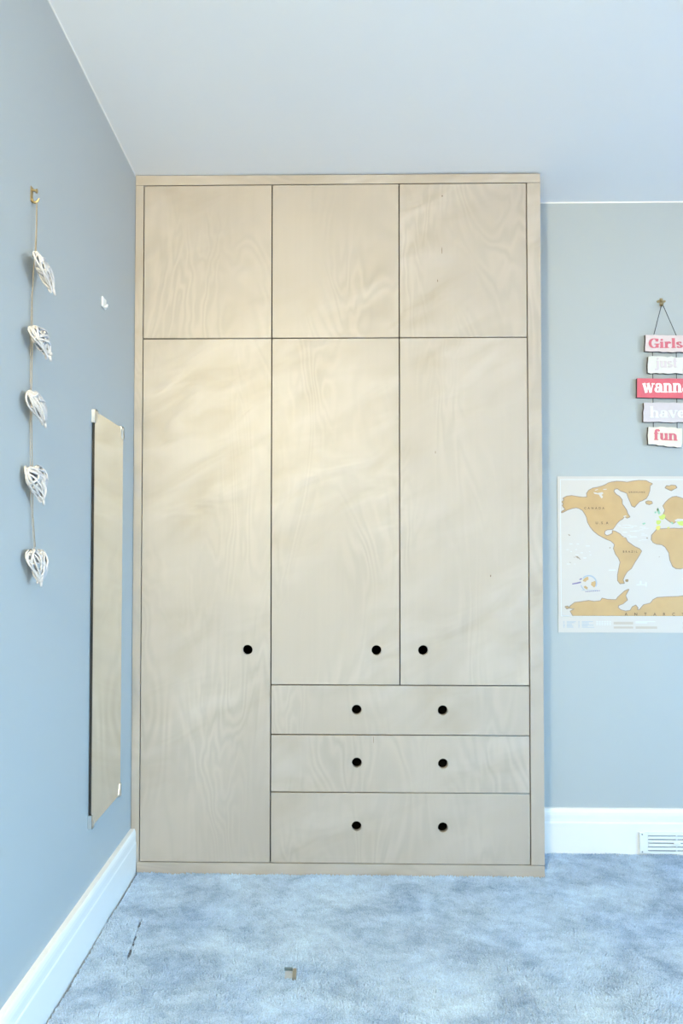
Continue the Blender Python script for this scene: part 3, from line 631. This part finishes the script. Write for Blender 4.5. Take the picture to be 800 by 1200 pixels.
def map_text(txt, cx_, cy_, size, m, spread=1.0):
    cu = bpy.data.curves.new('tmp', 'FONT'); cu.body = txt; cu.size = size*.00064*1.35; cu.align_x = 'CENTER'; cu.align_y = 'CENTER'; cu.space_character = spread; cu.offset = .00022
    o = bpy.data.objects.new('tmp', cu); me = bpy.data.meshes.new_from_object(o); bpy.data.objects.remove(o); bpy.data.curves.remove(cu)
    me.transform(Matrix(((1,0,0,mu(cx_)),(0,0,-1,PY-.0005),(0,1,0,mv(cy_)),(0,0,0,1)))); me.materials.clear()
    link('map_lettering', me, m, mp_)['kind'] = 'stuff'
map_text('CANADA', 278, 229, 13, M['ink_dark'], 2.0)
map_text('U.S.A', 322, 316, 15, M['ink_dark'], 1.7)
map_text('BRAZIL', 484, 484, 12, M['ink_dark'], 1.8)
map_text('GREENLAND', 527, 135, 9, M['ink_dark'], 1.5)
map_text('ANTARCTICA', 700, 849, 18, M['ink_dark'], 4.2)

# ------------------------------------------------------------------ air vent on the back skirting
vx0, vx1, vz0, vz1 = 1.833, 2.104, 0.006, 0.0825
vy = B-.0222
av = thing('air_vent', ((vx0+vx1)/2, vy, vz0), 'white plastic louvred air vent on the skirting under the map poster', 'vent')
rows = [.0702, .0570, .0437, .0300, .0165]; xm = (vx0+vx1)/2
lx0, lx1, rx0, rx1 = vx0+.0305, xm-.0018, xm+.0018, vx1-.0305
fb = bmesh.new(); yf = vy-.006
box(fb, vx0, lx0, yf, vy, vz0, vz1, bev=.001); box(fb, rx1, vx1, yf, vy, vz0, vz1, bev=.001)
box(fb, lx0, rx1, yf, vy, rows[0]+.0022, vz1); box(fb, lx0, rx1, yf, vy, vz0, rows[-1]-.0022); box(fb, lx1, rx0, yf, vy, rows[-1]-.0022, rows[0]+.0022)
link('vent_frame', fb, M['plastic'], av)
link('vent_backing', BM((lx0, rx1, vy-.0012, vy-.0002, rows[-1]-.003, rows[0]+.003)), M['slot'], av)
for a, c in zip(rows, rows[1:]):
    for xa, xb in ((lx0+.0003, lx1-.0003), (rx0+.0003, rx1-.0003)):
        sl = bmesh.new()
        prof_ = [(yf, c+.0024), (yf-.0006, c+.0034), (yf, a-.0018), (vy-.0014, a-.0018), (vy-.0014, c+.0024)]
        A = [sl.verts.new((xa, p, z)) for p, z in prof_]; C = [sl.verts.new((xb, p, z)) for p, z in prof_]
        sl.faces.new(A); sl.faces.new(C[::-1])
        for i in range(5): sl.faces.new((A[i], A[(i+1)%5], C[(i+1)%5], C[i]))
        link('slat', sl, M['plastic'], av)
for sxp, szp in ((vx0+.009, vz1-.0065), (vx1-.009, vz1-.0065), (vx0+.009, vz0+.0065), (vx1-.009, vz0+.0065)):
    q = bmesh.new(); disc(q, (sxp, yf+.0005, szp), (0, -1, 0), .0026, .0012, 12); link('screw', q, M['slot'], av)
q = bmesh.new(); box(q, xm-.012, xm+.012, yf-.004, yf-.0007, rows[2]-.0042, rows[2]+.0042, bev=.001); link('slider_knob', q, M['plastic'], av)

# ------------------------------------------------------------------ little scrap lying on the carpet
sc_ = thing('plastic_clip', (0.588, -0.570, 0.003), 'tiny pale square clip with brown edge lying on the carpet', 'clip')
q = bmesh.new(); box(q, 0.570, 0.590, -.587, -.556, 0.003, 0.006, bev=.0008); link('pad', q, mat('pale_plastic', (.36, .40, .45), .4), sc_)
q = bmesh.new(); box(q, 0.5905, 0.600, -.592, -.552, 0.002, 0.0105, bev=.001); link('side_strip', q, mat('taupe_strip', (.22, .21, .18), .5), sc_)
q = bmesh.new(); box(q, 0.568, 0.5895, -.5545, -.549, 0.003, 0.011, bev=.0008); link('back_lip', q, mat('dark_teal_lip', (.09, .14, .17), .5), sc_)

# ------------------------------------------------------------------ warm wall lamp on the left wall, behind the camera
wl = thing('wall_lamp', (0.0, LAMP[1], LAMP[2]-.12), 'linen-shaded wall lamp on the left wall behind the viewer', 'lamp')
q = bmesh.new(); disc(q, (0.0005, LAMP[1], LAMP[2]-.10), (1, 0, 0), .05, .015, 24); tube(q, [(0.015, LAMP[1], LAMP[2]-.10), (LAMP[0]-.02, LAMP[1], LAMP[2]-.11), (LAMP[0], LAMP[1], LAMP[2]-.09), (LAMP[0], LAMP[1], LAMP[2]-.06)], .007, 8); link('bracket', q, M['brass'], wl)
pl = bpy.data.lights.new('wall_lamp_bulb', 'POINT'); pl.energy = WARM_POWER; pl.color = WARM_COLOUR; pl.shadow_soft_size = 0.15
po = bpy.data.objects.new('wall_lamp_bulb', pl); COL.objects.link(po); po.parent = wl; po.location = (LAMP[0], 0, 0.12)
